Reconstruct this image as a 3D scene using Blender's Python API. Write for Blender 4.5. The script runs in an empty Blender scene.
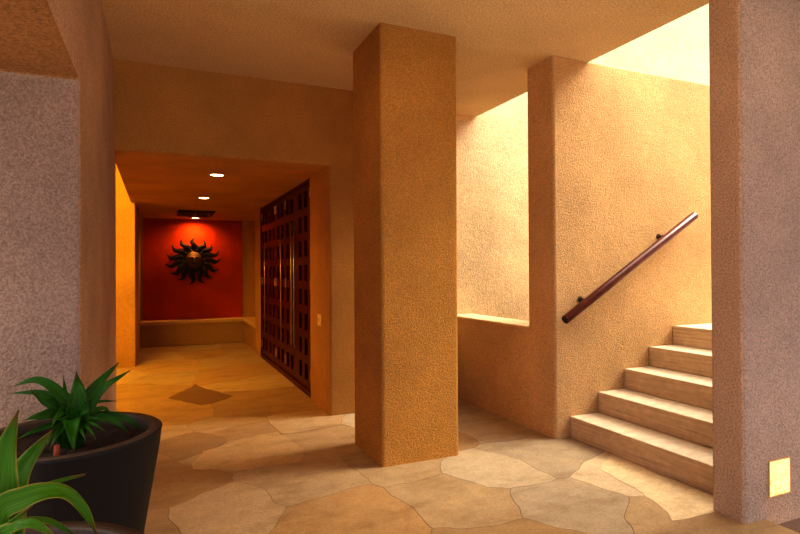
import bpy, bmesh, math, random
from mathutils import Vector, Matrix, noise
from math import sin, cos, pi, radians

random.seed(7)
C = bpy.context.scene.collection
SC = bpy.context.scene

# ------------------------------------------------------------------ helpers
def obj(name, bm, mat, parent=None, smooth=False):
    me = bpy.data.meshes.new(name)
    bmesh.ops.recalc_face_normals(bm, faces=bm.faces)
    bm.to_mesh(me); bm.free()
    if smooth:
        for p in me.polygons: p.use_smooth = True
    for m in (mat if isinstance(mat, (list, tuple)) else [mat]): me.materials.append(m)
    o = bpy.data.objects.new(name, me); C.objects.link(o)
    if parent is not None:
        o.parent = parent
        o.matrix_parent_inverse = Matrix.Translation(-parent.location) @ Matrix.Identity(4) if parent.type == 'EMPTY' else Matrix.Identity(4)
    return o

def tag(o, label, cat, group=None, kind=None):
    o['label'] = label; o['category'] = cat
    if group: o['group'] = group
    if kind: o['kind'] = kind
    return o

def struct(name, bm, mat, parent=None, label=None, cat=None, smooth=False):
    o = obj(name, bm, mat, parent, smooth)
    if parent is None: o['kind'] = 'structure'
    if label: o['label'] = label
    if cat: o['category'] = cat
    return o

def thing(name, loc, label, cat, group=None, kind=None):
    o = bpy.data.objects.new(name, None); C.objects.link(o); o.location = loc
    o.empty_display_size = .1
    return tag(o, label, cat, group, kind)

def copy_tree(o, off):
    r = o.copy(); C.objects.link(r); r.location = Vector(o.location) + Vector(off)
    for ch in list(o.children):
        c = ch.copy(); C.objects.link(c); c.parent = r; c.matrix_parent_inverse = ch.matrix_parent_inverse.copy()
        for g in list(ch.children):
            d = g.copy(); C.objects.link(d); d.parent = c; d.matrix_parent_inverse = g.matrix_parent_inverse.copy()
    return r

def bevel(bm, w, seg=3, edges=None):
    if w > 0:
        bmesh.ops.bevel(bm, geom=list(edges or bm.edges), offset=w, segments=seg, profile=.5, affect='EDGES', clamp_overlap=True)

def add_box(bm, a, b):
    r = bmesh.ops.create_cube(bm, size=1)
    a, b = Vector(a), Vector(b)
    for v in r['verts']:
        v.co = Vector((a[i] + (v.co[i] + .5) * (b[i] - a[i]) for i in range(3)))
    return r['verts']

def box(a, b, w=0, seg=3):
    bm = bmesh.new(); add_box(bm, a, b); bevel(bm, w, seg); return bm

def prism(pts, axis, lo, hi, w=0, seg=3):
    """closed outline of 2-D points swept along an axis (0 x, 1 y, 2 z)"""
    bm = bmesh.new()
    def mk(p, h):
        return {0: (h, p[0], p[1]), 1: (p[0], h, p[1]), 2: (p[0], p[1], h)}[axis]
    A = [bm.verts.new(mk(p, lo)) for p in pts]; B = [bm.verts.new(mk(p, hi)) for p in pts]
    bm.faces.new(A); bm.faces.new(B[::-1])
    n = len(pts)
    for i in range(n): bm.faces.new((A[i], B[i], B[(i + 1) % n], A[(i + 1) % n]))
    bmesh.ops.recalc_face_normals(bm, faces=bm.faces)
    bevel(bm, w, seg)
    return bm

def tube(bm, p0, p1, r0, r1=None, n=20):
    r1 = r0 if r1 is None else r1
    p0, p1 = Vector(p0), Vector(p1); d = (p1 - p0)
    q = d.to_track_quat('Z', 'Y').to_matrix().to_4x4()
    M = Matrix.Translation((p0 + p1) / 2) @ q
    return bmesh.ops.create_cone(bm, cap_ends=True, segments=n, radius1=r0, radius2=r1, depth=d.length, matrix=M)['verts']

def lathe(prof, c=(0, 0, 0), n=64, axis='Z', closed=False):
    bm = bmesh.new(); rings = []
    for r, z in prof:
        if r < 1e-5: rings.append([bm.verts.new((c[0], c[1], c[2] + z))])
        else: rings.append([bm.verts.new((c[0] + r * cos(2 * pi * k / n), c[1] + r * sin(2 * pi * k / n), c[2] + z)) for k in range(n)])
    pairs = list(zip(rings, rings[1:]))
    if closed: pairs.append((rings[-1], rings[0]))
    for a, b in pairs:
        for k in range(n):
            k2 = (k + 1) % n
            if len(a) == 1 and len(b) == 1: continue
            if len(a) == 1: bm.faces.new((a[0], b[k], b[k2]))
            elif len(b) == 1: bm.faces.new((a[k], b[0], a[k2]))
            else: bm.faces.new((a[k], b[k], b[k2], a[k2]))
    return bm

# ---------------------------------------------------------------- materials
class N:
    def __init__(s, name):
        s.m = bpy.data.materials.new(name); s.m.use_nodes = True
        s.t = s.m.node_tree; s.b = s.t.nodes['Principled BSDF']; s.out = s.t.nodes['Material Output']
        s.co = s.t.nodes.new('ShaderNodeTexCoord').outputs['Object']
    def new(s, kind, **kw):
        n = s.t.nodes.new('ShaderNode' + kind)
        for k, v in kw.items():
            if hasattr(n, k): setattr(n, k, v)
            else: n.inputs[k.replace('_', ' ')].default_value = v
        return n
    def link(s, a, b): s.t.links.new(a, b)
    def noise(s, scale, detail=4, rough=.55, vec=None, stretch=None):
        n = s.new('TexNoise'); n.inputs['Scale'].default_value = scale
        n.inputs['Detail'].default_value = detail; n.inputs['Roughness'].default_value = rough
        v = vec or s.co
        if stretch:
            mp = s.new('Mapping'); mp.inputs['Scale'].default_value = stretch; s.link(v, mp.inputs['Vector']); v = mp.outputs['Vector']
        s.link(v, n.inputs['Vector']); return n.outputs['Fac']
    def ramp(s, fac, stops):
        r = s.new('ValToRGB'); e = r.color_ramp.elements
        while len(e) < len(stops): e.new(.5)
        for q, (p, c) in zip(e, stops): q.position = p; q.color = (*c, 1)
        s.link(fac, r.inputs['Fac']); return r.outputs['Color']
    def mix(s, a, b, fac, mode='MIX'):
        n = s.new('Mix', data_type='RGBA', blend_type=mode)
        for k, v in (('A', a), ('B', b)):
            i = [x for x in n.inputs if x.name == k and x.type == 'RGBA'][0]
            if isinstance(v, tuple): i.default_value = (*v, 1)
            else: s.link(v, i)
        f = [x for x in n.inputs if x.name == 'Factor' and x.type == 'VALUE'][0]
        if isinstance(fac, (int, float)): f.default_value = fac
        else: s.link(fac, f)
        return [x for x in n.outputs if x.type == 'RGBA'][0]
    def bump(s, h, strength, dist, prev=None):
        n = s.new('Bump'); n.inputs['Strength'].default_value = strength; n.inputs['Distance'].default_value = dist
        s.link(h, n.inputs['Height'])
        if prev: s.link(prev, n.inputs['Normal'])
        return n.outputs['Normal']
    def set(s, **kw):
        for k, v in kw.items():
            i = s.b.inputs[k.replace('_', ' ')]
            if isinstance(v, (int, float)): i.default_value = v
            elif isinstance(v, tuple): i.default_value = (*v, 1) if len(v) == 3 else v
            else: s.link(v, i)
        return s.m

def stucco(name, col, grain=120., strength=.55, var=.16, dist=.012):
    n = N(name)
    big = n.noise(1.3, 5, .6); fine = n.noise(grain, 3, .6)
    vo = n.new('TexVoronoi', feature='SMOOTH_F1'); vo.inputs['Scale'].default_value = grain * .62
    n.link(n.co, vo.inputs['Vector'])
    lo = tuple(c * (1 - var) for c in col); hi = tuple(min(1, c * (1 + var)) for c in col)
    base = n.ramp(big, [(.3, lo), (.7, hi)])
    gr = n.ramp(fine, [(.34, (.62, .59, .54)), (.62, (1.08, 1.08, 1.08))])
    c = n.mix(base, gr, .8, 'MULTIPLY')
    nb = n.bump(fine, strength, dist)
    nb = n.bump(vo.outputs['Distance'], strength * .3, dist, nb)
    nb = n.bump(n.noise(9, 2), .25, .02, nb)
    return n.set(Base_Color=c, Roughness=.92, Specular_IOR_Level=.15, Normal=nb)

def plain(name, col, rough=.5, metal=0., var=.12, scale=20, bump=0.):
    n = N(name)
    f = n.noise(scale, 4)
    c = n.ramp(f, [(.3, tuple(x * (1 - var) for x in col)), (.7, tuple(min(1, x * (1 + var)) for x in col))])
    kw = dict(Base_Color=c, Roughness=rough, Metallic=metal)
    if bump: kw['Normal'] = n.bump(n.noise(scale * 4, 3), bump, .003)
    return n.set(**kw)

def glow(name, col, strength, mott=0.):
    n = N(name)
    f = n.noise(55, 4, .75)
    c = n.ramp(f, [(.36, (col[0] * (1 - mott * .35), col[1] * (1 - mott * .75), col[2] * (1 - mott))), (.52, col)])
    return n.set(Base_Color=(.3, .2, .1), Emission_Color=c, Emission_Strength=strength)

M = {}
M['ochre'] = stucco('ochre_stucco', (.62, .36, .10))
M['ochre_dark'] = stucco('hall_stucco', (.60, .34, .10), 150, .3)
M['pillar'] = stucco('pillar_stucco', (.68, .375, .095), 110, .9)
M['stair_wall'] = stucco('stair_wall_stucco', (.72, .50, .26), 125, .6)
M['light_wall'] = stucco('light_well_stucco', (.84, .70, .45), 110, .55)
M['mauve'] = stucco('mauve_stucco', (.50, .385, .315), 120, .8)  # cool sky light mixed into the stucco colour
M['mauve_warm'] = stucco('warm_mauve_stucco', (.58, .40, .25), 105, .6)  # face toward the lobby: warm light painted into its colour
M['mauve_light'] = stucco('light_mauve_stucco', (.64, .525, .44), 115, 1.0)  # right wall: brighter copy, cool sky light in the colour
M['mauve_side'] = stucco('side_mauve_stucco', (.76, .58, .42), 105, .8)  # side by the stairs: bounced light painted in as a lighter colour
M['soffit'] = stucco('soffit_stucco', (.44, .24, .10), 80, .9)  # shade of the underside painted in as a darker ochre
M['ceiling'] = stucco('ceiling_stucco', (.80, .64, .39), 90, .35, .08)
M['red'] = stucco('red_plaster', (.54, .055, .006), 90, .3, .25)
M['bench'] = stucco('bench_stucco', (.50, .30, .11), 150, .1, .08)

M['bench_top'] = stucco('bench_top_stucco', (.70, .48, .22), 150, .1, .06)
# flagstone: tint per stone comes with the mesh, veins and mottling from noise
n = N('flagstone')
at = n.new('Attribute', attribute_name='stone_tint'); tint = at.outputs['Color']
vein = n.noise(2.2, 7, .65, stretch=(1., 2.2, 1.)); mot = n.noise(9, 10, .78); fine = n.noise(60, 4, .6)
c = n.mix(tint, n.ramp(vein, [(.30, (.72, .64, .54)), (.48, (1., 1., 1.)), (.72, (1.15, 1.12, 1.06))]), .8, 'MULTIPLY')
c = n.mix(c, n.ramp(mot, [(.3, (.74, .69, .62)), (.6, (1.06, 1.06, 1.06))]), .75, 'MULTIPLY')
c = n.mix(c, n.ramp(fine, [(.35, (.80, .77, .72)), (.6, (1.05, 1.05, 1.05))]), .55, 'MULTIPLY')
c = n.mix(c, (.88, .86, .80), 1., 'MULTIPLY')
nb = n.bump(mot, .25, .012); nb = n.bump(fine, .3, .003, nb); nb = n.bump(vein, .3, .01, nb)
M['flag'] = n.set(Base_Color=c, Roughness=n.ramp(mot, [(.3, (.42,) * 3), (.7, (.6,) * 3)]), Specular_IOR_Level=.3, Normal=nb)
M['flag_out'] = plain('outdoor_paving', (.20, .19, .22), .8, 0., .2, 2)
M['joint'] = plain('stone_joint', (.20, .13, .07), .9)

n = N('banded_sandstone')
band = n.noise(7, 6, .7, stretch=(.35, .35, 9.)); mot = n.noise(14, 5, .7)
c = n.ramp(band, [(.25, (.46, .32, .18)), (.45, (.68, .51, .31)), (.7, (.80, .64, .42))])
c = n.mix(c, n.ramp(mot, [(.3, (.75, .72, .68)), (.65, (1.05, 1.05, 1.05))]), .6, 'MULTIPLY')
nb = n.bump(band, .5, .012); nb = n.bump(mot, .25, .006, nb)
M['riser'] = n.set(Base_Color=c, Roughness=.75, Normal=nb)
n = N('pale_sandstone')
mot = n.noise(9, 6, .65, stretch=(1., 2.5, 1.))
c = n.ramp(mot, [(.3, (.56, .46, .32)), (.65, (.72, .63, .48))])
M['tread'] = n.set(Base_Color=c, Roughness=.6, Normal=n.bump(mot, .2, .006))

n = N('red_lacquered_wood')
g = n.noise(5, 5, .6, stretch=(6., 6., .5))
c = n.ramp(g, [(.3, (.05, .0025, .0012)), (.7, (.105, .005, .0025))])
M['door'] = n.set(Base_Color=c, Roughness=.42, Specular_IOR_Level=.35, Specular_Tint=(1., .18, .08), Normal=n.bump(g, .05, .003))
M['door_back'] = plain('smoked_glass', (.020, .004, .003), .3)
M['brass'] = plain('brushed_brass', (.62, .42, .22), .3, 1.)
M['steel'] = plain('brushed_steel', (.55, .48, .40), .3, 1.)
M['rail'] = plain('dark_red_wood', (.13, .030, .018), .28, 0., .3, 12)
M['rail_cap'] = plain('black_cap', (.012, .008, .008), .35)
M['bracket'] = plain('brown_bracket', (.10, .05, .03), .5)
M['bronze'] = plain('dark_bronze', (.030, .018, .011), .5, .6, .4, 25, .3)
M['bronze_face'] = plain('golden_bronze', (.15, .08, .028), .65, .5, .4, 25, .3)
M['pot'] = plain('dark_pot', (.009, .006, .006), .6, 0., .15, 8)
M['pot_rim'] = plain('worn_pot_rim', (.085, .058, .036), .5, 0., .2, 10)  # rim lighter and tanner than the pot body
M['soil'] = plain('potting_soil', (.035, .016, .009), .95, 0., .6, 60, 1.)
M['stem'] = plain('orange_stem', (.30, .07, .02), .6)
M['black'] = plain('vent_black', (.012, .009, .007), .7)
M['vent'] = plain('vent_slat', (.16, .05, .02), .5)
M['plate'] = plain('almond_plate', (.92, .78, .38), .4)
M['lamp_ring'] = plain('lamp_ring', (.72, .48, .22), .4)
M['lamp'] = glow('lamp_lens', (1., .80, .42), 14.)
M['step_lens'] = glow('textured_warm_lens', (1., .70, .30), 1.6, .8)
M['strip'] = glow('warm_light_strip', (1., .5, .08), 16.)
M['low_tread'] = plain('shadowed_stone', (.20, .13, .10), .8)  # dark stone of the lower floor

def leaf_mat(name, a, b, edge):
    n = N(name)
    uv = n.new('UVMap').outputs['UV']
    sep = n.new('SeparateXYZ'); n.link(uv, sep.inputs[0])
    st = n.noise(3.0, 3, .6, vec=uv, stretch=(14., .8, 1.))
    c = n.ramp(st, [(.3, a), (.7, b)])
    mid = n.new('Math', operation='SUBTRACT'); n.link(sep.outputs['X'], mid.inputs[0]); mid.inputs[1].default_value = .5
    ab = n.new('Math', operation='ABSOLUTE'); n.link(mid.outputs[0], ab.inputs[0])
    rim = n.ramp(ab.outputs[0], [(.43, (0, 0, 0)), (.5, (1, 1, 1))])
    c = n.mix(c, edge, rim)
    tip = n.ramp(sep.outputs['Y'], [(.9, (0, 0, 0)), (1., (1, 1, 1))])
    c = n.mix(c, (.16, .09, .02), tip)
    return n.set(Base_Color=c, Roughness=.38, Specular_IOR_Level=.22, Subsurface_Weight=.0, Transmission_Weight=0., Normal=n.bump(st, .25, .004))
M['leaf_dark'] = leaf_mat('dark_leaf', (.010, .066, .002), (.045, .19, .005), (.03, .11, .01))
M['leaf_bright'] = leaf_mat('bright_leaf', (.030, .135, .003), (.10, .26, .008), (.34, .30, .05))
# ------------------------------------------------------------------ the setting
H = 2.945                                    # lobby ceiling
HH = 2.252                                   # hall ceiling
# flagstone floor: irregular stones, one joint network, one mesh
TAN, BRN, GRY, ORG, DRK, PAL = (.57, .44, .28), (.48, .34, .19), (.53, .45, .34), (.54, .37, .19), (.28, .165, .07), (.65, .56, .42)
SEEDS = [(.10, 10.1, ORG), (.75, 10.0, TAN), (1.2, 9.9, BRN), (.0, 9.1, TAN), (.7, 9.2, ORG), (1.25, 9.0, TAN), (.2, 8.2, ORG), (.95, 8.3, TAN), (-.6, 7.6, TAN),
         (1.2, 7.5, ORG), (.1, 7.3, TAN), (.75, 7.2, ORG), (-.3, 6.6, ORG), (1.1, 6.5, TAN), (-.7, 5.8, TAN), (-.15, 5.8, ORG), (1.1, 5.8, ORG), (.75, 5.3, BRN), (.1, 5.35, ORG),
         (-.4, 5.0, ORG), (1.25, 5.2, ORG), (.0, 4.75, TAN), (.55, 4.85, TAN), (1.15, 4.75, TAN), (-.25, 4.2, ORG), (.2, 4.5, BRN), (.62, 4.62, BRN), (.6, 4.1, TAN), (1.2, 4.15, TAN), (1.75, 4.45, PAL),
         (2.3, 4.6, GRY), (2.45, 3.9, GRY), (1.95, 3.9, BRN), 
         
         (1.7, 1.75, TAN), (2.3, 1.55, TAN), (.8, 1.7, ORG), (.0, 1.6, TAN), (-.5, 2.5, TAN), (-.6, 1.0, BRN), (.3, .9, TAN), (1.1, .9, TAN), (1.9, .9, BRN), (2.6, .9, TAN), (-.9, 1.9, GRY), (-1.5, 2.4, TAN),
         (-1.3, 7.0, ORG), (-1.4, 5.8, TAN), (-1.5, 8.2, TAN), (-1.6, 1., TAN), (0, 0, TAN), (1, 0, BRN), (2, 0, TAN), (-1, 0, TAN), (.4, -1, TAN), (1.6, -1, TAN), (-1.2, -1.2, BRN), (2.6, -1, TAN),
         (.0, 3.65, ORG), (-.15, 3.0, BRN), (.35, 3.08, TAN), (.85, 3.38, TAN), (.9, 2.75, ORG), (1.6, 2.75, TAN), (1.5, 3.42, TAN), (2.0, 3.02, PAL), (2.42, 3.1, GRY), (2.12, 2.42, GRY), (2.72, 2.55, PAL), (.3, 2.4, TAN), (1.5, 2.05, BRN), (2.55, 2.0, TAN), (.85, 2.0, TAN),
         (1.7, 9.8, TAN), (1.7, 9.2, ORG)]
def clip(poly, p, d):                        # keep the side where (q - p).d <= 0
    out = []
    for i in range(len(poly)):
        a, b = poly[i], poly[(i + 1) % len(poly)]
        fa, fb = (a - p).dot(d), (b - p).dot(d)
        if fa <= 0: out.append(a)
        if (fa < 0 < fb) or (fb < 0 < fa): out.append(a + (b - a) * (fa / (fa - fb)))
    return out
def wob(q):
    return Vector((noise.noise((q.x * 2.3, q.y * 2.3, 1.7)), noise.noise((q.x * 2.3, q.y * 2.3, 9.1)))) * .10 \
        + Vector((noise.noise((q.x * 9, q.y * 9, 4.2)), noise.noise((q.x * 9, q.y * 9, 7.7)))) * .022
def stone(bm, lay, poly, tint, top, gap, wobble=True):
    pts = []
    for i in range(len(poly)):
        a, b = poly[i], poly[(i + 1) % len(poly)]
        k = max(1, int((b - a).length / .045))
        for j in range(k): pts.append(a.lerp(b, j / k))
    if wobble: pts = [q + wob(q) for q in pts]
    n_ = len(pts); ins = []
    for i in range(n_):
        t = pts[(i + 1) % n_] - pts[i - 1]
        nn = Vector((-t.y, t.x)); nn = nn.normalized() if nn.length > 1e-9 else nn
        ins.append(pts[i] + nn * gap)
    lim = lambda q: Vector((min(q.x, 2.875 if q.y < 1.9 else 2.96), q.y))
    ins = [lim(q) for q in ins]
    T = [bm.verts.new((q.x, q.y, top)) for q in ins]; B = [bm.verts.new((q.x, q.y, -.02)) for q in ins]
    fs = [bm.faces.new(T)]
    for i in range(n_): fs.append(bm.faces.new((T[i], B[i], B[(i + 1) % n_], T[(i + 1) % n_])))
    j = .9 + .2 * random.random()
    for f in fs:
        for l in f.loops: l[lay] = (tint[0] * j, tint[1] * j, tint[2] * j, 1)
bm = bmesh.new(); lay = bm.loops.layers.float_color.new('stone_tint')
S = [Vector(s[:2]) for s in SEEDS]
for i, s in enumerate(S):
    poly = [Vector(q) for q in ((-2.4, -2.6), (2.96, -2.6), (2.96, 10.9), (-2.4, 10.9))]
    for k, o in enumerate(S):
        if k != i and (o - s).length < 4 and poly: poly = clip(poly, (s + o) / 2, o - s)
    stone(bm, lay, poly, SEEDS[i][2], random.uniform(-.0008, .0006), .0016)
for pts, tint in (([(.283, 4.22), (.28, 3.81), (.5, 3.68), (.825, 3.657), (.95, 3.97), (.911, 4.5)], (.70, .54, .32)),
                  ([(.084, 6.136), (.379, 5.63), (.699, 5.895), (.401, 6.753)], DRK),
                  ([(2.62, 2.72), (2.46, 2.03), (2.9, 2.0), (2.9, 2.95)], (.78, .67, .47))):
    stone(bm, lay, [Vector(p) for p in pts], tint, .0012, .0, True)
floor = struct('floor', bm, M['flag'], label='floor of large irregular sandstone flags', cat='floor')
bm = bmesh.new(); add_box(bm, (-2.6, -2.8, -.3), (2.87, 1.86, -.004)); add_box(bm, (-2.6, 1.88, -.3), (6.4, 11.2, -.004))
struct('floor_bed', bm, M['joint'], floor)

bm = bmesh.new(); add_box(bm, (-40, -40, -.5), (40, 40, -.31))  # unseen ground, added to cut sky light from below and bounce it bluish
struct('ground_outside', bm, M['flag_out'], label='pale paving outside', cat='ground')

# lobby walls
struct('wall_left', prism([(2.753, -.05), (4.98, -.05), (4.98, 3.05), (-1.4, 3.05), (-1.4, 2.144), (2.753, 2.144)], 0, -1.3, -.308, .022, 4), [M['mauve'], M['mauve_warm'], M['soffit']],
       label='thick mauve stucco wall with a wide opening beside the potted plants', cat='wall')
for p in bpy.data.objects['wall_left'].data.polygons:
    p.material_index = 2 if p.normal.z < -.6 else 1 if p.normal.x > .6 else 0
struct('wall_back', prism([(-.62, HH - .005), (1.41, HH - .005), (1.41, -.05), (2.45, -.05), (2.45, 3.05), (-.62, 3.05)], 1, 4.75, 5.0, .02, 3), M['ochre'],
       label='ochre stucco wall with the low opening into the hall', cat='wall')
struct('ceiling', box((-1.4, -1.4, H), (3.142, 5.4, H + .3), .012, 2), M['ceiling'], label='tan stucco ceiling of the lobby', cat='ceiling')
struct('pillar', box((1.352, 3.362, -.05), (1.935, 3.93, 3.05), .022, 4), M['pillar'], label='square ochre stucco pillar standing free in the middle', cat='pillar')
# stair wall and the low wall that runs back from its end: one body
T = H + .012
bm = bmesh.new(); V = {}
def vx(x, y, z):
    k = (x, y, z)
    if k not in V: V[k] = bm.verts.new(k)
    return V[k]
def fc(*ps): return bm.faces.new([vx(*p) for p in ps])
X0, X1, Y0, Y1, Y2, ZB, ZL = 2.78, 3.10, 3.362, 3.69, 5.10, -.05, .832
fc((X0, Y0, ZB), (X0, Y0, T), (X0, Y1, T), (X0, Y1, ZL), (X0, Y2, ZL), (X0, Y2, ZB))
fc((X0, Y1, ZL), (X1, Y1, ZL), (X1, Y2, ZL), (X0, Y2, ZL))
fc((X0, Y2, ZB), (X0, Y2, ZL), (X1, Y2, ZL), (X1, Y2, ZB))
fc((X1, Y2, ZB), (X1, Y2, ZL), (X1, Y1, ZL), (X1, Y1, ZB))
fc((X0, Y1, T), (6.6, Y1, T), (6.6, Y1, ZB), (X1, Y1, ZB), (X1, Y1, ZL), (X0, Y1, ZL))
fc((X0, Y0, T), (6.6, Y0, T), (6.6, Y1, T), (X0, Y1, T))
fc((X0, Y0, ZB), (6.6, Y0, ZB), (6.6, Y0, T), (X0, Y0, T))
fc((6.6, Y0, ZB), (6.6, Y1, ZB), (6.6, Y1, T), (6.6, Y0, T))
fc((X0, Y0, ZB), (X0, Y2, ZB), (X1, Y2, ZB), (X1, Y1, ZB), (6.6, Y1, ZB), (6.6, Y0, ZB))
bmesh.ops.recalc_face_normals(bm, faces=bm.faces)
bevel(bm, .02, 4)
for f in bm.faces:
    if f.normal.z > .9 and f.calc_center_median().z < 1: f.material_index = 1  # low wall top gets the pale stucco: sunlight painted into its colour
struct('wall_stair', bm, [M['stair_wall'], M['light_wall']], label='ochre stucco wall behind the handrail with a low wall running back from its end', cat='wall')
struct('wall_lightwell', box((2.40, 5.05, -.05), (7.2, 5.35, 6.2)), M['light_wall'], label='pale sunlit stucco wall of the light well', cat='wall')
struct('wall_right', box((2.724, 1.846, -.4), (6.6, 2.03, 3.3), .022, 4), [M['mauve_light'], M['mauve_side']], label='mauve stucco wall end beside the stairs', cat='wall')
struct('ceiling_near', box((3.142, -1.4, H), (6.6, 1.9, H + .3)), M['ceiling'])

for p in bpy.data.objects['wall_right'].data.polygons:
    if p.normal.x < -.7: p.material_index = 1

# the step down in front of the right wall, lit along its edge
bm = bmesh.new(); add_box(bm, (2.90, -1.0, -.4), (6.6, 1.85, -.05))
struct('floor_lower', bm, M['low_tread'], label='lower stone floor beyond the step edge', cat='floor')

# hall
struct('ceiling_hall', box((-.335, 5.0, HH), (2.3, 11.0, HH + .25), .006, 2), M['ochre_dark'], label='low ochre ceiling of the hall', cat='ceiling')
struct('ceiling_alcove', box((-2.6, 4.9, 3.05), (-.30, 11.0, 3.25)), M['ceiling'])
struct('wall_alcove_left', box((-2.5, 4.9, -.05), (-2.2, 8.6, 3.1)), M['ochre_dark'])
struct('wall_alcove_back', box((-2.5, 8.35, -.05), (-.28, 11.0, 3.1), .015, 3), M['ochre_dark'], label='stucco wall glowing yellow left of the hall', cat='wall')
struct('wall_alcove_front', box((-2.5, 4.70, -.05), (-1.25, 4.95, 3.1)), M['ochre_dark'])
struct('wall_alcove_top', box((-.335, 5.0, HH + .2), (-.20, 11.0, 3.1)), M['ochre_dark'])
bm = bmesh.new(); add_box(bm, (1.416, 4.98, -.05), (1.75, 5.465, HH + .02)); bevel(bm, .008, 2)
struct('wall_hall_right', bm, M['ochre_dark'], label='ochre jamb between the hall opening and the red doors', cat='wall')
struct('wall_hall_far', box((1.43, 8.47, -.05), (1.75, 8.99, HH + .02), .012, 3), M['ochre_dark'], label='ochre pier between the red doors and the bench', cat='wall')
struct('wall_bench_right', box((2.0, 8.6, -.05), (2.2, 11.0, HH + .02)), M['ochre_dark'])
struct('wall_end', box((-.5, 10.72, -.05), (2.2, 10.95, HH + .02)), M['ochre_dark'], label='ochre wall at the end of the hall', cat='wall')
struct('wall_red', box((-.235, 10.69, .40), (1.462, 10.8, HH + .02)), M['red'], label='deep red plaster panel behind the metal sun', cat='wall')
struct('wall_door_back', box((1.62, 5.4, -.05), (1.80, 8.6, HH + .02)), M['black'])

# five lattice doors along the hall
EDGES = [5.475, 6.275, 6.79, 7.36, 7.93, 8.46]
bm = bmesh.new()
add_box(bm, (1.425, 5.46, .0), (1.60, 8.475, .055)); add_box(bm, (1.43, 5.46, HH - .03), (1.60, 8.475, HH))
add_box(bm, (1.43, 5.457, 0), (1.60, 5.479, HH)); add_box(bm, (1.43, 8.458, 0), (1.60, 8.478, HH))
struct('trim_1', bm, M['door'], label='dark red frame around the row of lattice doors', cat='door frame')
HANDLE = {0: 6.19, 1: 6.325, 2: 6.915, 4: 8.056}
HINGE = {0: 5.535, 1: 6.745, 2: 7.32, 3: 7.40, 4: 8.40}
WHICH = ['dark red lattice door nearest the ochre jamb with the switch plate', 'dark red lattice door second from the switch plate jamb, paired by handles',
         'dark red lattice door in the middle of the row of five', 'dark red lattice door without a pull bar, fourth from the switch plate', 'dark red lattice door nearest the bench, farthest down the hall']
for k in range(5):
    y0, y1 = EDGES[k] + .003, EDGES[k + 1] - .003; yc = (y0 + y1) / 2
    d = thing('door_%d' % (k + 1), (1.46, yc, 0), WHICH[k], 'door', 'red lattice doors along the hall', 'structure')
    bm = bmesh.new(); hw, off = .066, min(.125, (y1 - y0) * .22)
    cols = [yc - off, yc + off]; zs = [.137 + .263 * j for j in range(8)]
    z0, z1 = .058, HH - .032; X0, X1 = 1.445, 1.495
    cur = y0
    for c_ in cols:                                       # stiles
        add_box(bm, (X0, cur, z0), (X1, c_ - hw, z1)); cur = c_ + hw
    add_box(bm, (X0, cur, z0), (X1, y1, z1))
    for c_ in cols:                                       # rails
        lo = z0
        for z in zs:
            add_box(bm, (X0, c_ - hw, lo), (X1, c_ + hw, z)); lo = z + .175
        if lo < z1: add_box(bm, (X0, c_ - hw, lo), (X1, c_ + hw, z1))
    obj('lattice_panel', bm, M['door'], d)
    obj('glass_pane', box((1.482, y0 + .02, z0 + .02), (1.490, y1 - .02, z1 - .02)), M['door_back'], d)
    if k in HANDLE:
        bm = bmesh.new(); hy = HANDLE[k]
        tube(bm, (1.418, hy, .43), (1.418, hy, 1.86), .0105, n=14)
        h = obj('pull_handle', bm, M['brass'] if k in (2, 4) else M['steel'], d, True)
        for z in (.50, 1.79):
            bm = bmesh.new(); tube(bm, (1.418, hy, z), (1.447, hy, z), .007, n=10); obj('handle_post', bm, M['steel'], h, True)
    for z in (.16, 1.10, 2.06):
        bm = bmesh.new(); y = HINGE[k]
        add_box(bm, (1.437, y - .018, z), (1.4465, y + .018, z + .11)); tube(bm, (1.438, y, z), (1.438, y, z + .11), .008, n=10)
        obj('hinge', bm, M['brass'], d)

# ------------------------------------------------------------------ built things
# bench ledge turning the corner
b = thing('bench', (.6, 10.5, 0), 'low stucco bench ledge running below the red wall and round the corner', 'bench')
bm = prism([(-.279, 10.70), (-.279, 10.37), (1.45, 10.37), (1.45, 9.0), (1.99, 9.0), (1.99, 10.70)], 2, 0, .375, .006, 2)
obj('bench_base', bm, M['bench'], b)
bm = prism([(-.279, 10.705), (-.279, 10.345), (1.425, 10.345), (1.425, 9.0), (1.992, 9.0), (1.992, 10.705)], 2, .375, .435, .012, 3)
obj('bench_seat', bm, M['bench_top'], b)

# stairs
st = thing('staircase', (2.92, 2.7, 0), 'flight of sandstone steps with pale treads beside the ochre handrail wall', 'stairs')
for k in range(5):
    x = 2.92 + .2805 * k
    bm = bmesh.new()
    add_box(bm, (x, 2.032, .1625 * k if k else -.004), (x + .2805 + .03 if k < 4 else 6.4, 3.360, .1625 * (k + 1)))
    bm.edges.ensure_lookup_table()
    bevel(bm, .006, 2)
    for f in bm.faces:
        f.material_index = 1 if f.normal.z > .7 else 0
    s = obj('step', bm, [M['riser'], M['tread']], st)

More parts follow.
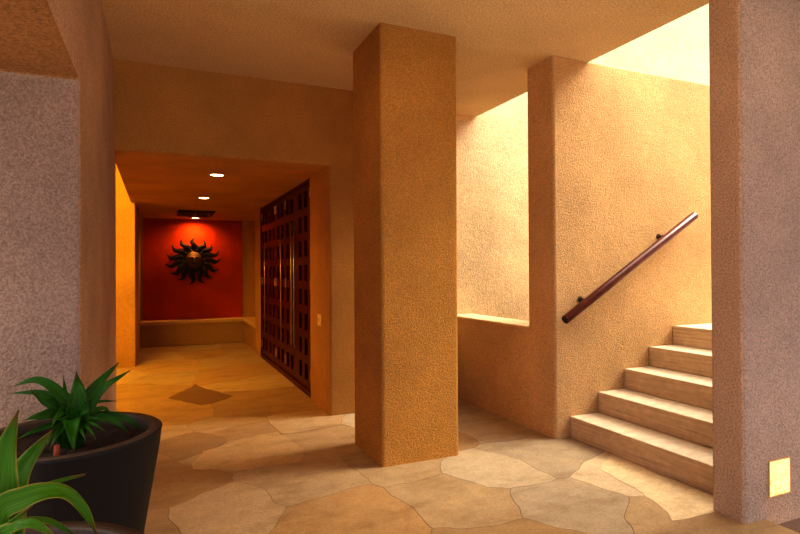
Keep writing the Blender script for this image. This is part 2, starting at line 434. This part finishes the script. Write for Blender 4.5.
# handrail
A, B = Vector((2.805, 3.275, .918)), Vector((4.215, 3.275, 1.757)); D = (B - A).normalized()
hr = thing('handrail', A, 'round dark red wooden handrail slanting up the ochre stair wall', 'handrail')
bm = bmesh.new(); tube(bm, A, B, .033, n=32); bevel(bm, .003, 2, [e for e in bm.edges if e.calc_face_angle(0) > 1])
obj('rail', bm, M['rail'], hr, False)
for p in hr.children[0].data.polygons: p.use_smooth = len(p.vertices) < 8
bm = bmesh.new(); tube(bm, A - D * .004, A + D * .001, .0285, n=32); obj('end_cap', bm, M['rail_cap'], hr)
bm = bmesh.new(); tube(bm, B - D * .001, B + D * .004, .0285, n=32); obj('end_cap', bm, M['rail_cap'], hr)
for x in (3.03, 3.885):
    t = (x - A.x) / D.x; p = A + D * t
    bm = bmesh.new(); tube(bm, p + Vector((0, .02, .012)), (p.x, 3.364, p.z + .012), .011, n=14)
    br = obj('bracket', bm, M['bracket'], hr)
    bm = bmesh.new(); tube(bm, (p.x, 3.354, p.z + .012), (p.x, 3.364, p.z + .012), .024, n=20); obj('wall_plate', bm, M['bracket'], br)

# recessed step light in the right wall
sl = thing('step_light', (3.02, 1.845, .10), 'square recessed step light glowing warm near the foot of the mauve wall', 'light')
x0, x1, z0, z1 = 2.916, 3.082, .108, .288
bm = bmesh.new()
for a, c_ in (((x0 - .006, z0 - .006), (x1 + .006, z0)), ((x0 - .006, z1), (x1 + .006, z1 + .006)), ((x0 - .006, z0), (x0, z1)), ((x1, z0), (x1 + .006, z1))):
    add_box(bm, (a[0], 1.840, a[1]), (c_[0], 1.848, c_[1]))
obj('light_frame', bm, M['lamp_ring'], sl)
obj('light_lens', box((x0, 1.842, z0), (x1, 1.848, z1)), M['step_lens'], sl)
obj('light_strip', box((2.876, .2, -.024), (2.882, 1.76, -.008)), M['strip'], floor)['label'] = 'warm glowing strip under the floor edge'

# switch plate on the jamb
sw = thing('switch_plate', (1.416, 5.10, .77), 'small almond switch plate low on the ochre jamb by the red doors', 'switch plate')
obj('plate', box((1.411, 5.06, .775), (1.419, 5.17, .885), .002, 2), M['plate'], sw)
obj('toggle', box((1.405, 5.105, .815), (1.412, 5.125, .845), .002, 2), M['lamp_ring'], sw)

# downlights and vent in the hall ceiling
first = None
for (x, y, lab) in ((.537, 5.66, 'round recessed downlight nearest the hall opening'), (.551, 7.50, 'round recessed downlight in the hall, between the nearest one and the vent'),
                    (.615, 10.36, 'round recessed downlight above the metal sun, beyond the vent')):
    if first is None:
        first = thing('downlight', (x, y, HH), lab, 'light', 'downlights in the hall ceiling')
        obj('trim_ring', lathe([(.062, .004), (.062, -.006), (.078, -.004), (.080, .004)], (x, y, HH), 40, closed=True), M['lamp_ring'], first, True)
        obj('lens', lathe([(0, -.003), (.0625, -.003), (.0625, .003), (0, .003)], (x, y, HH), 40), M['lamp'], first)
        ox, oy = x, y
    else:
        r = copy_tree(first, (x - ox, y - oy, 0)); r['label'] = lab
v = thing('ceiling_vent', (.57, 9.6, HH), 'rectangular slatted air vent in the hall ceiling near the red wall', 'vent')
vx0, vx1, vy0, vy1 = .30, .84, 9.12, 9.98
obj('backing', box((vx0, vy0, HH - .006), (vx1, vy1, HH + .002)), M['black'], v)
bm = bmesh.new()
for a, c_ in (((vx0, vy0), (vx1, vy0 + .03)), ((vx0, vy1 - .03), (vx1, vy1)), ((vx0, vy0), (vx0 + .03, vy1)), ((vx1 - .03, vy0), (vx1, vy1))):
    add_box(bm, (*a, HH - .016), (*c_, HH))
obj('frame', bm, M['black'], v)
for k in range(11):
    x = vx0 + .05 + k * (vx1 - vx0 - .10) / 10
    vs = box((x - .004, vy0 + .03, HH - .022), (x + .004, vy1 - .03, HH - .004)); obj('slat', vs, M['vent'], v)

# metal sun on the red wall
SX, SZ, SY = .60, 1.50, 10.69
sun = thing('sun_sculpture', (SX, SY, SZ), 'dark bronze sun face with curling rays hung on the red wall', 'sculpture')
TIPS = [(91, .43), (62, .42), (41, .44), (19, .48), (0, .47), (-25, .46), (-48, .44), (-71, .45), (-96, .455), (-124, .45), (-146, .46), (-169, .49), (170, .47), (146, .46), (120, .45)]
for k, (a, R) in enumerate(TIPS):
    a = radians(a); bm = bmesh.new(); nseg = 16; rows = []
    sgn = 1 if k % 2 else -1
    if cos(a) < -.2: sgn = -1
    if cos(a) > .2: sgn = 1
    e, f = Vector((cos(a), 0, sin(a))), Vector((-sin(a), 0, cos(a)))
    for i in range(nseg + 1):
        t = i / nseg; r = .13 + (R - .13) * t
        side = sgn * (.034 * sin(t * pi * 1.9) + .050 * max(0, t - .7) ** 1.3 / .21)
        w = (.062 * (1 - t) ** .8 + .006) * (1 + .25 * sin(t * pi))
        y = SY - .075 - .055 * sin(t * pi * .8) + .02 * t
        c0 = Vector((SX, y, SZ)) + e * r + f * side
        rows.append([bm.verts.new(c0 + f * w), bm.verts.new(c0 + Vector((0, -.022 * (1 - t) - .006, 0))), bm.verts.new(c0 - f * w), bm.verts.new(c0 + Vector((0, .006, 0)))])
    for p, q in zip(rows, rows[1:]):
        for j in range(4): bm.faces.new((p[j], p[(j + 1) % 4], q[(j + 1) % 4], q[j]))
    bm.faces.new(rows[0]); bm.faces.new(rows[-1][::-1])
    obj('ray', bm, M['bronze'], sun)
def wall_lathe(prof, n_=48):                 # turned about the wall's normal
    bm = lathe([(r, -h) for r, h in prof], (0, 0, 0), n_)
    for v_ in bm.verts: v_.co = Vector((SX + v_.co.x, SY + v_.co.z, SZ + v_.co.y))
    return bm
obj('collar', wall_lathe([(0, .03), (.19, .06), (.205, .085), (.18, .11), (.14, .10), (0, .10)]), M['bronze'], sun, True)
bm = bmesh.new()
for k in range(24):
    a = 2 * pi * k / 24
    vs = bmesh.ops.create_uvsphere(bm, u_segments=8, v_segments=6, radius=.017)['verts']
    for q in vs: q.co += Vector((SX + .185 * cos(a), SY - .108, SZ + .185 * sin(a)))
obj('beading', bm, M['bronze'], sun, True)
# face: a modelled half ball with brow, nose, cheeks and mouth
bm = bmesh.new(); nr, ns = 26, 56
def face_h(u, w):                            # u across, w up, in face radii
    d = u * u + w * w
    h = .13 * math.sqrt(max(0, 1 - min(1, d)))
    g = lambda x, z, sx, sz: math.exp(-((u - x) / sx) ** 2 - ((w - z) / sz) ** 2)
    h += .045 * g(0, -.02, .10, .26) + .02 * g(0, -.18, .17, .09)
    for s in (-1, 1):
        h += .022 * g(.36 * s, .30, .26, .09) - .022 * g(.34 * s, .13, .17, .08) + .012 * g(.34 * s, .12, .09, .05) + .018 * g(.45 * s, -.22, .2, .2)
    h += .018 * g(0, -.43, .22, .05) - .014 * g(0, -.49, .2, .025) + .016 * g(0, -.55, .18, .05) + .015 * g(0, -.78, .2, .12)
    return h
rings = [[bm.verts.new((SX, SY - .09 - face_h(0, 0), SZ + .01))]]
for i in range(1, nr + 1):
    r = i / nr; row = []
    for k in range(ns):
        a = 2 * pi * k / ns; u, w = r * cos(a), r * sin(a)
        row.append(bm.verts.new((SX + .145 * u, SY - .09 - face_h(u, w), SZ + .01 + .155 * w)))
    rings.append(row)
for k in range(ns): bm.faces.new((rings[0][0], rings[1][k], rings[1][(k + 1) % ns]))
for p, q in zip(rings[1:], rings[2:]):
    for k in range(ns): bm.faces.new((p[k], q[k], q[(k + 1) % ns], p[(k + 1) % ns]))
obj('sun_face', bm, M['bronze_face'], sun, True)
bm = bmesh.new(); tube(bm, (SX, SY - .05, SZ), (SX, SY + .002, SZ), .06, n=20); obj('wall_mount', bm, M['bronze'], sun)

# ------------------------------------------------------------------ potted plants
LEAVES_REAR = [
    ([(-0.283, 2.33, 0.758), (-0.321, 2.33, 0.849), (-0.401, 2.36, 0.908), (-0.493, 2.38, 0.884)], 0.04),
    ([(-0.286, 2.33, 0.754), (-0.325, 2.36, 0.824), (-0.406, 2.39, 0.857), (-0.51, 2.42, 0.856)], 0.028),
    ([(-0.27, 2.3, 0.759), (-0.267, 2.31, 0.851), (-0.277, 2.35, 0.931)], 0.0719),
    ([(-0.295, 2.38, 0.75), (-0.32, 2.42, 0.834), (-0.333, 2.45, 0.903)], 0.024),
    ([(-0.321, 2.33, 0.79), (-0.37, 2.31, 0.843), (-0.417, 2.29, 0.885)], 0.0559),
    ([(-0.324, 2.31, 0.777), (-0.377, 2.26, 0.799), (-0.425, 2.23, 0.793)], 0.0479),
    ([(-0.282, 2.27, 0.768), (-0.272, 2.19, 0.742), (-0.262, 2.16, 0.688)], 0.0559),
    ([(-0.304, 2.3, 0.792), (-0.324, 2.27, 0.791), (-0.338, 2.23, 0.764)], 0.036),
    ([(-0.308, 2.33, 0.745), (-0.384, 2.3, 0.744), (-0.452, 2.27, 0.722)], 0.024),
    ([(-0.304, 2.3, 0.752), (-0.332, 2.24, 0.743), (-0.351, 2.19, 0.703)], 0.024),
    ([(-0.298, 2.28, 0.757), (-0.317, 2.22, 0.74), (-0.336, 2.18, 0.702)], 0.024),
    ([(-0.259, 2.35, 0.772), (-0.217, 2.38, 0.862), (-0.141, 2.43, 0.942)], 0.0479),
    ([(-0.245, 2.31, 0.772), (-0.193, 2.31, 0.863), (-0.097, 2.33, 0.924)], 0.04),
    ([(-0.25, 2.39, 0.784), (-0.204, 2.43, 0.795), (-0.153, 2.46, 0.785)], 0.02),
    ([(-0.251, 2.33, 0.753), (-0.191, 2.36, 0.783), (-0.154, 2.38, 0.727)], 0.024),
    ([(-0.242, 2.31, 0.75), (-0.163, 2.3, 0.754), (-0.096, 2.31, 0.685)], 0.032),
    ([(-0.24, 2.35, 0.747), (-0.122, 2.39, 0.731), (-0.05, 2.4, 0.666)], 0.036),
    ([(-0.258, 2.28, 0.752), (-0.211, 2.25, 0.775), (-0.174, 2.23, 0.762)], 0.02),
    ([(-0.258, 2.28, 0.745), (-0.212, 2.23, 0.759), (-0.176, 2.21, 0.735)], 0.02),
    ([(-0.26, 2.27, 0.748), (-0.223, 2.21, 0.748), (-0.198, 2.18, 0.715)], 0.02),
    ([(-0.265, 2.26, 0.751), (-0.243, 2.2, 0.743), (-0.227, 2.16, 0.72)], 0.02),
    ([(-0.256, 2.29, 0.746), (-0.204, 2.24, 0.749), (-0.165, 2.23, 0.721)], 0.016),
    ([(-0.289, 2.28, 0.763), (-0.313, 2.25, 0.78), (-0.331, 2.23, 0.787)], 0.032),
    ([(-0.264, 2.28, 0.767), (-0.236, 2.25, 0.8), (-0.201, 2.25, 0.8)], 0.024),
    ([(-0.274, 2.28, 0.768), (-0.285, 2.25, 0.826), (-0.308, 2.24, 0.845)], 0.036),
    ([(-0.261, 2.28, 0.767), (-0.243, 2.26, 0.823), (-0.223, 2.25, 0.849)], 0.036),
]
LEAVES_FRONT = [
    ([(-0.292, 1.31, 0.775), (-0.29, 1.31, 0.853), (-0.281, 1.33, 0.944), (-0.264, 1.36, 1.015)], 0.0719),
    ([(-0.289, 1.34, 0.771), (-0.279, 1.36, 0.842), (-0.254, 1.38, 0.9), (-0.209, 1.39, 0.959)], 0.0629),
    ([(-0.301, 1.35, 0.775), (-0.266, 1.38, 0.822), (-0.215, 1.4, 0.84), (-0.149, 1.41, 0.847)], 0.0247),
    ([(-0.288, 1.28, 0.816), (-0.237, 1.27, 0.86), (-0.178, 1.27, 0.864), (-0.142, 1.28, 0.824), (-0.116, 1.29, 0.758)], 0.0427),
    ([(-0.285, 1.25, 0.791), (-0.253, 1.23, 0.83), (-0.217, 1.23, 0.86)], 0.0292),
    ([(-0.271, 1.23, 0.788), (-0.239, 1.18, 0.84), (-0.203, 1.16, 0.852), (-0.166, 1.16, 0.816)], 0.0359),
    ([(-0.286, 1.35, 0.755), (-0.228, 1.39, 0.767), (-0.158, 1.39, 0.718)], 0.0225),
    ([(-0.299, 1.31, 0.766), (-0.326, 1.31, 0.859), (-0.357, 1.34, 0.951)], 0.0494),
    ([(-0.299, 1.31, 0.766), (-0.341, 1.28, 0.835), (-0.394, 1.26, 0.89)], 0.0449),
    ([(-0.285, 1.25, 0.781), (-0.289, 1.19, 0.792), (-0.302, 1.11, 0.769)], 0.0404),
    ([(-0.272, 1.25, 0.782), (-0.228, 1.18, 0.798), (-0.176, 1.14, 0.756)], 0.0314),
]
def leaf(pts, width, parent, mat, camdir, blunt=False):
    P = [Vector(p) for p in pts]
    # Catmull-Rom through the points
    Q = [P[0] * 2 - P[1]] + P + [P[-1] * 2 - P[-2]]
    line = []
    for i in range(1, len(Q) - 2):
        for s in range(8):
            t = s / 8; a, b_, c_, d = Q[i - 1:i + 3]
            line.append(.5 * ((2 * b_) + (c_ - a) * t + (2 * a - 5 * b_ + 4 * c_ - d) * t * t + (3 * b_ - a - 3 * c_ + d) * t ** 3))
    line.append(P[-1])
    nn = len(line); bm = bmesh.new(); uvl = bm.loops.layers.uv.new('UVMap'); rows = []; K = 6
    L = [0]
    for a, b_ in zip(line, line[1:]): L.append(L[-1] + (b_ - a).length)
    for i, p in enumerate(line):
        t = L[i] / L[-1]
        tan = (line[min(i + 1, nn - 1)] - line[max(i - 1, 0)]).normalized()
        side = tan.cross(camdir)
        if side.length < .05: side = tan.cross(Vector((0, 0, 1)))
        side.normalize(); up = side.cross(tan).normalized()
        prof = min(1, .42 + 1.5 * t) * (1 - max(0, (t - .38) / .62) ** 1.6) ** 1.1 if not blunt else min(1, .55 + t) * (1 - .25 * t)
        w = max(.0012, width * (.58 if mat == M['leaf_dark'] else .66) * prof)
        row = []
        for k in range(K + 1):
            u = k / K * 2 - 1
            row.append((bm.verts.new(p + side * (u * w) + up * (abs(u) ** 1.5 * w * .32 + .006 * width / .05 * sin(t * 17 + u * 2) * abs(u))), (k / K, t)))
        rows.append(row)
    for a, b_ in zip(rows, rows[1:]):
        for k in range(K):
            f = bm.faces.new((a[k][0], a[k + 1][0], b_[k + 1][0], b_[k][0])); f.smooth = True
            for l, v_ in zip(f.loops, (a[k], a[k + 1], b_[k + 1], b_[k])): l[uvl].uv = v_[1]
    o = obj('leaf', bm, mat, parent, True)
    m = o.modifiers.new('thickness', 'SOLIDIFY'); m.thickness = .0012
    return o

def potted(cx, cy, h, r, rb, label, leaves, mat):
    root = thing('potted_plant', (cx, cy, 0), label, 'potted plant', 'dark planters in the left opening')
    t = .042
    prof = [(0, 0), (rb - .01, 0), (rb, .012)]
    for k in range(1, 12): prof.append((rb + (r - rb) * (k / 12), .012 + (h - .03) * k / 12))
    prof += [(r - .002, h - .012), (r, h - .005), (r - .006, h)]
    obj('pot', lathe(prof + [(r - .010, h - .001)], (cx, cy, 0), 96), M['pot'], root, True)
    obj('pot_rim', lathe([(r - .006, h), (r - t, h + .001), (r - t - .004, h - .004), (r - t - .012, h - .10), (r - .03, h - .10), (r - .012, h - .01)], (cx, cy, 0), 96, closed=True), M['pot_rim'], root, True)
    # soil with lumps
    zs = h - .05; bm = bmesh.new(); nr, ns = 18, 60; R = r - t - .006
    ctr = bm.verts.new((cx, cy, zs)); prev = None
    for i in range(1, nr + 1):
        row = []
        for k in range(ns):
            a = 2 * pi * k / ns; x, y = R * i / nr * cos(a), R * i / nr * sin(a)
            row.append(bm.verts.new((cx + x, cy + y, zs + .012 * noise.noise((x * 25, y * 25, cx)) + .010 * noise.noise((x * 60, y * 60, cy)))))
        for k in range(ns):
            if prev is None: bm.faces.new((ctr, row[k], row[(k + 1) % ns]))
            else: bm.faces.new((prev[k], row[k], row[(k + 1) % ns], prev[(k + 1) % ns]))
        prev = row
    obj('soil', bm, M['soil'], root, True)
    cam = (Vector((0, 0, 1.3)) - Vector((cx, cy, h))); cam.z += .55; cam.normalize()
    c0 = Vector((cx, cy, zs - .01))
    for pts, w in leaves:
        p0 = Vector(pts[0])
        base = c0 + Vector(((p0.x - cx) * .55, (p0.y - cy) * .55, 0))
        leaf([tuple(base)] + list(pts), w, root, mat, cam)
    return root, zs

pr_, zs = potted(-.30, 2.33, .71, .315, .20, 'tapered dark planter with a dark green broad-leaved rosette plant, standing behind the other one', LEAVES_REAR, M['leaf_dark'])
bm = bmesh.new()
tube(bm, (-.315, 2.17, zs - .01), (-.313, 2.17, zs + .055), .012, .009, 12)
obj('stem', bm, M['stem'], pr_, True)
potted(-.33, 1.31, .665, .345, .22, 'nearest planter, mostly out of frame, with bright green arching leaves edged yellow', LEAVES_FRONT, M['leaf_bright'])

# ------------------------------------------------------------------ light
def lamp(name, kind, loc, energy, col, **kw):
    l = bpy.data.lights.new(name, kind); l.energy = energy; l.color = col
    for k, v_ in kw.items(): setattr(l, k, v_)
    o = bpy.data.objects.new(name, l); C.objects.link(o); o.location = loc; return o
def aim(o, d): o.rotation_euler = Vector(d).to_track_quat('-Z', 'Y').to_euler()
WARM = (1., .58, .20)
for i, (x, y, e, ang, bl) in enumerate(((.537, 5.66, 26, 130, .6), (.551, 7.50, 32, 130, .6), (.615, 10.46, 48, 166, .9))):
    o = lamp('downlight_lamp', 'SPOT', (x, y, HH - .02), e, (1., .50, .13), spot_size=radians(ang), spot_blend=bl, shadow_soft_size=.05)
    aim(o, (0, .1 if i == 2 else 0, -1))
o = lamp('alcove_lamp', 'AREA', (-1.1, 6.5, 2.95), 160, (1., .66, .06), shape='RECTANGLE', size=1.2, size_y=1.6); aim(o, (.12, .75, -.8))
# unseen warm fill spots added near the camera to brighten pillar and right wall
for x, y, e in ((2.1, .6, 5), (.95, .5, 18), (3.25, 1.15, 7)):
    o = lamp('lobby_lamp', 'SPOT', (x, y, H - .02), e, (1., .64, .24), spot_size=radians(165 if x > 3 else 150), spot_blend=.8, shadow_soft_size=.08); aim(o, (0, 0, -1))
sunl = lamp('sun_lamp', 'SUN', (6, 0, 8), 5.6, (1., .93, .80), angle=radians(32)); aim(sunl, (-.68, .15, -.70))

w = bpy.data.worlds.new('sky'); SC.world = w; w.use_nodes = True
nt = w.node_tree; bg = nt.nodes['Background']
tc = nt.nodes.new('ShaderNodeTexCoord'); sp = nt.nodes.new('ShaderNodeSeparateXYZ'); rp = nt.nodes.new('ShaderNodeValToRGB')
nt.links.new(tc.outputs['Generated'], sp.inputs[0]); nt.links.new(sp.outputs['Z'], rp.inputs['Fac']); nt.links.new(rp.outputs['Color'], bg.inputs['Color'])
e = rp.color_ramp.elements
e[0].position = 0.; e[0].color = (.06, .06, .105, 1)
e[1].position = 1.; e[1].color = (1., .95, .86, 1)
m_ = e.new(.30); m_.color = (.085, .088, .15, 1)
m_ = e.new(.62); m_.color = (.55, .49, .40, 1)
bg.inputs['Strength'].default_value = 6.5

# ------------------------------------------------------------------ camera
cam = bpy.data.cameras.new('camera'); co = bpy.data.objects.new('camera', cam); C.objects.link(co)
cam.sensor_width = 36; cam.lens = 36 * 547.9 / 800; cam.clip_start = .05
yaw, pit, rol = radians(23.859), radians(.3474), radians(-.3261)
right = Vector((cos(yaw), -sin(yaw), 0)); fw = Vector((sin(yaw), cos(yaw), 0)); up = Vector((0, 0, 1))
f2 = cos(pit) * fw + sin(pit) * up; u2 = cos(pit) * up - sin(pit) * fw
r3 = cos(rol) * right + sin(rol) * u2; u3 = cos(rol) * u2 - sin(rol) * right
mw = Matrix((r3, u3, -f2)).transposed().to_4x4(); mw.translation = (0, 0, 1.3)
co.matrix_world = mw
SC.camera = co
SC.view_settings.view_transform = 'Standard'; SC.view_settings.look = 'None'
SC.view_settings.exposure = .26; SC.view_settings.gamma = .76
SC.cycles.max_bounces = 14; SC.cycles.diffuse_bounces = 8
SC.cycles.use_denoising = True
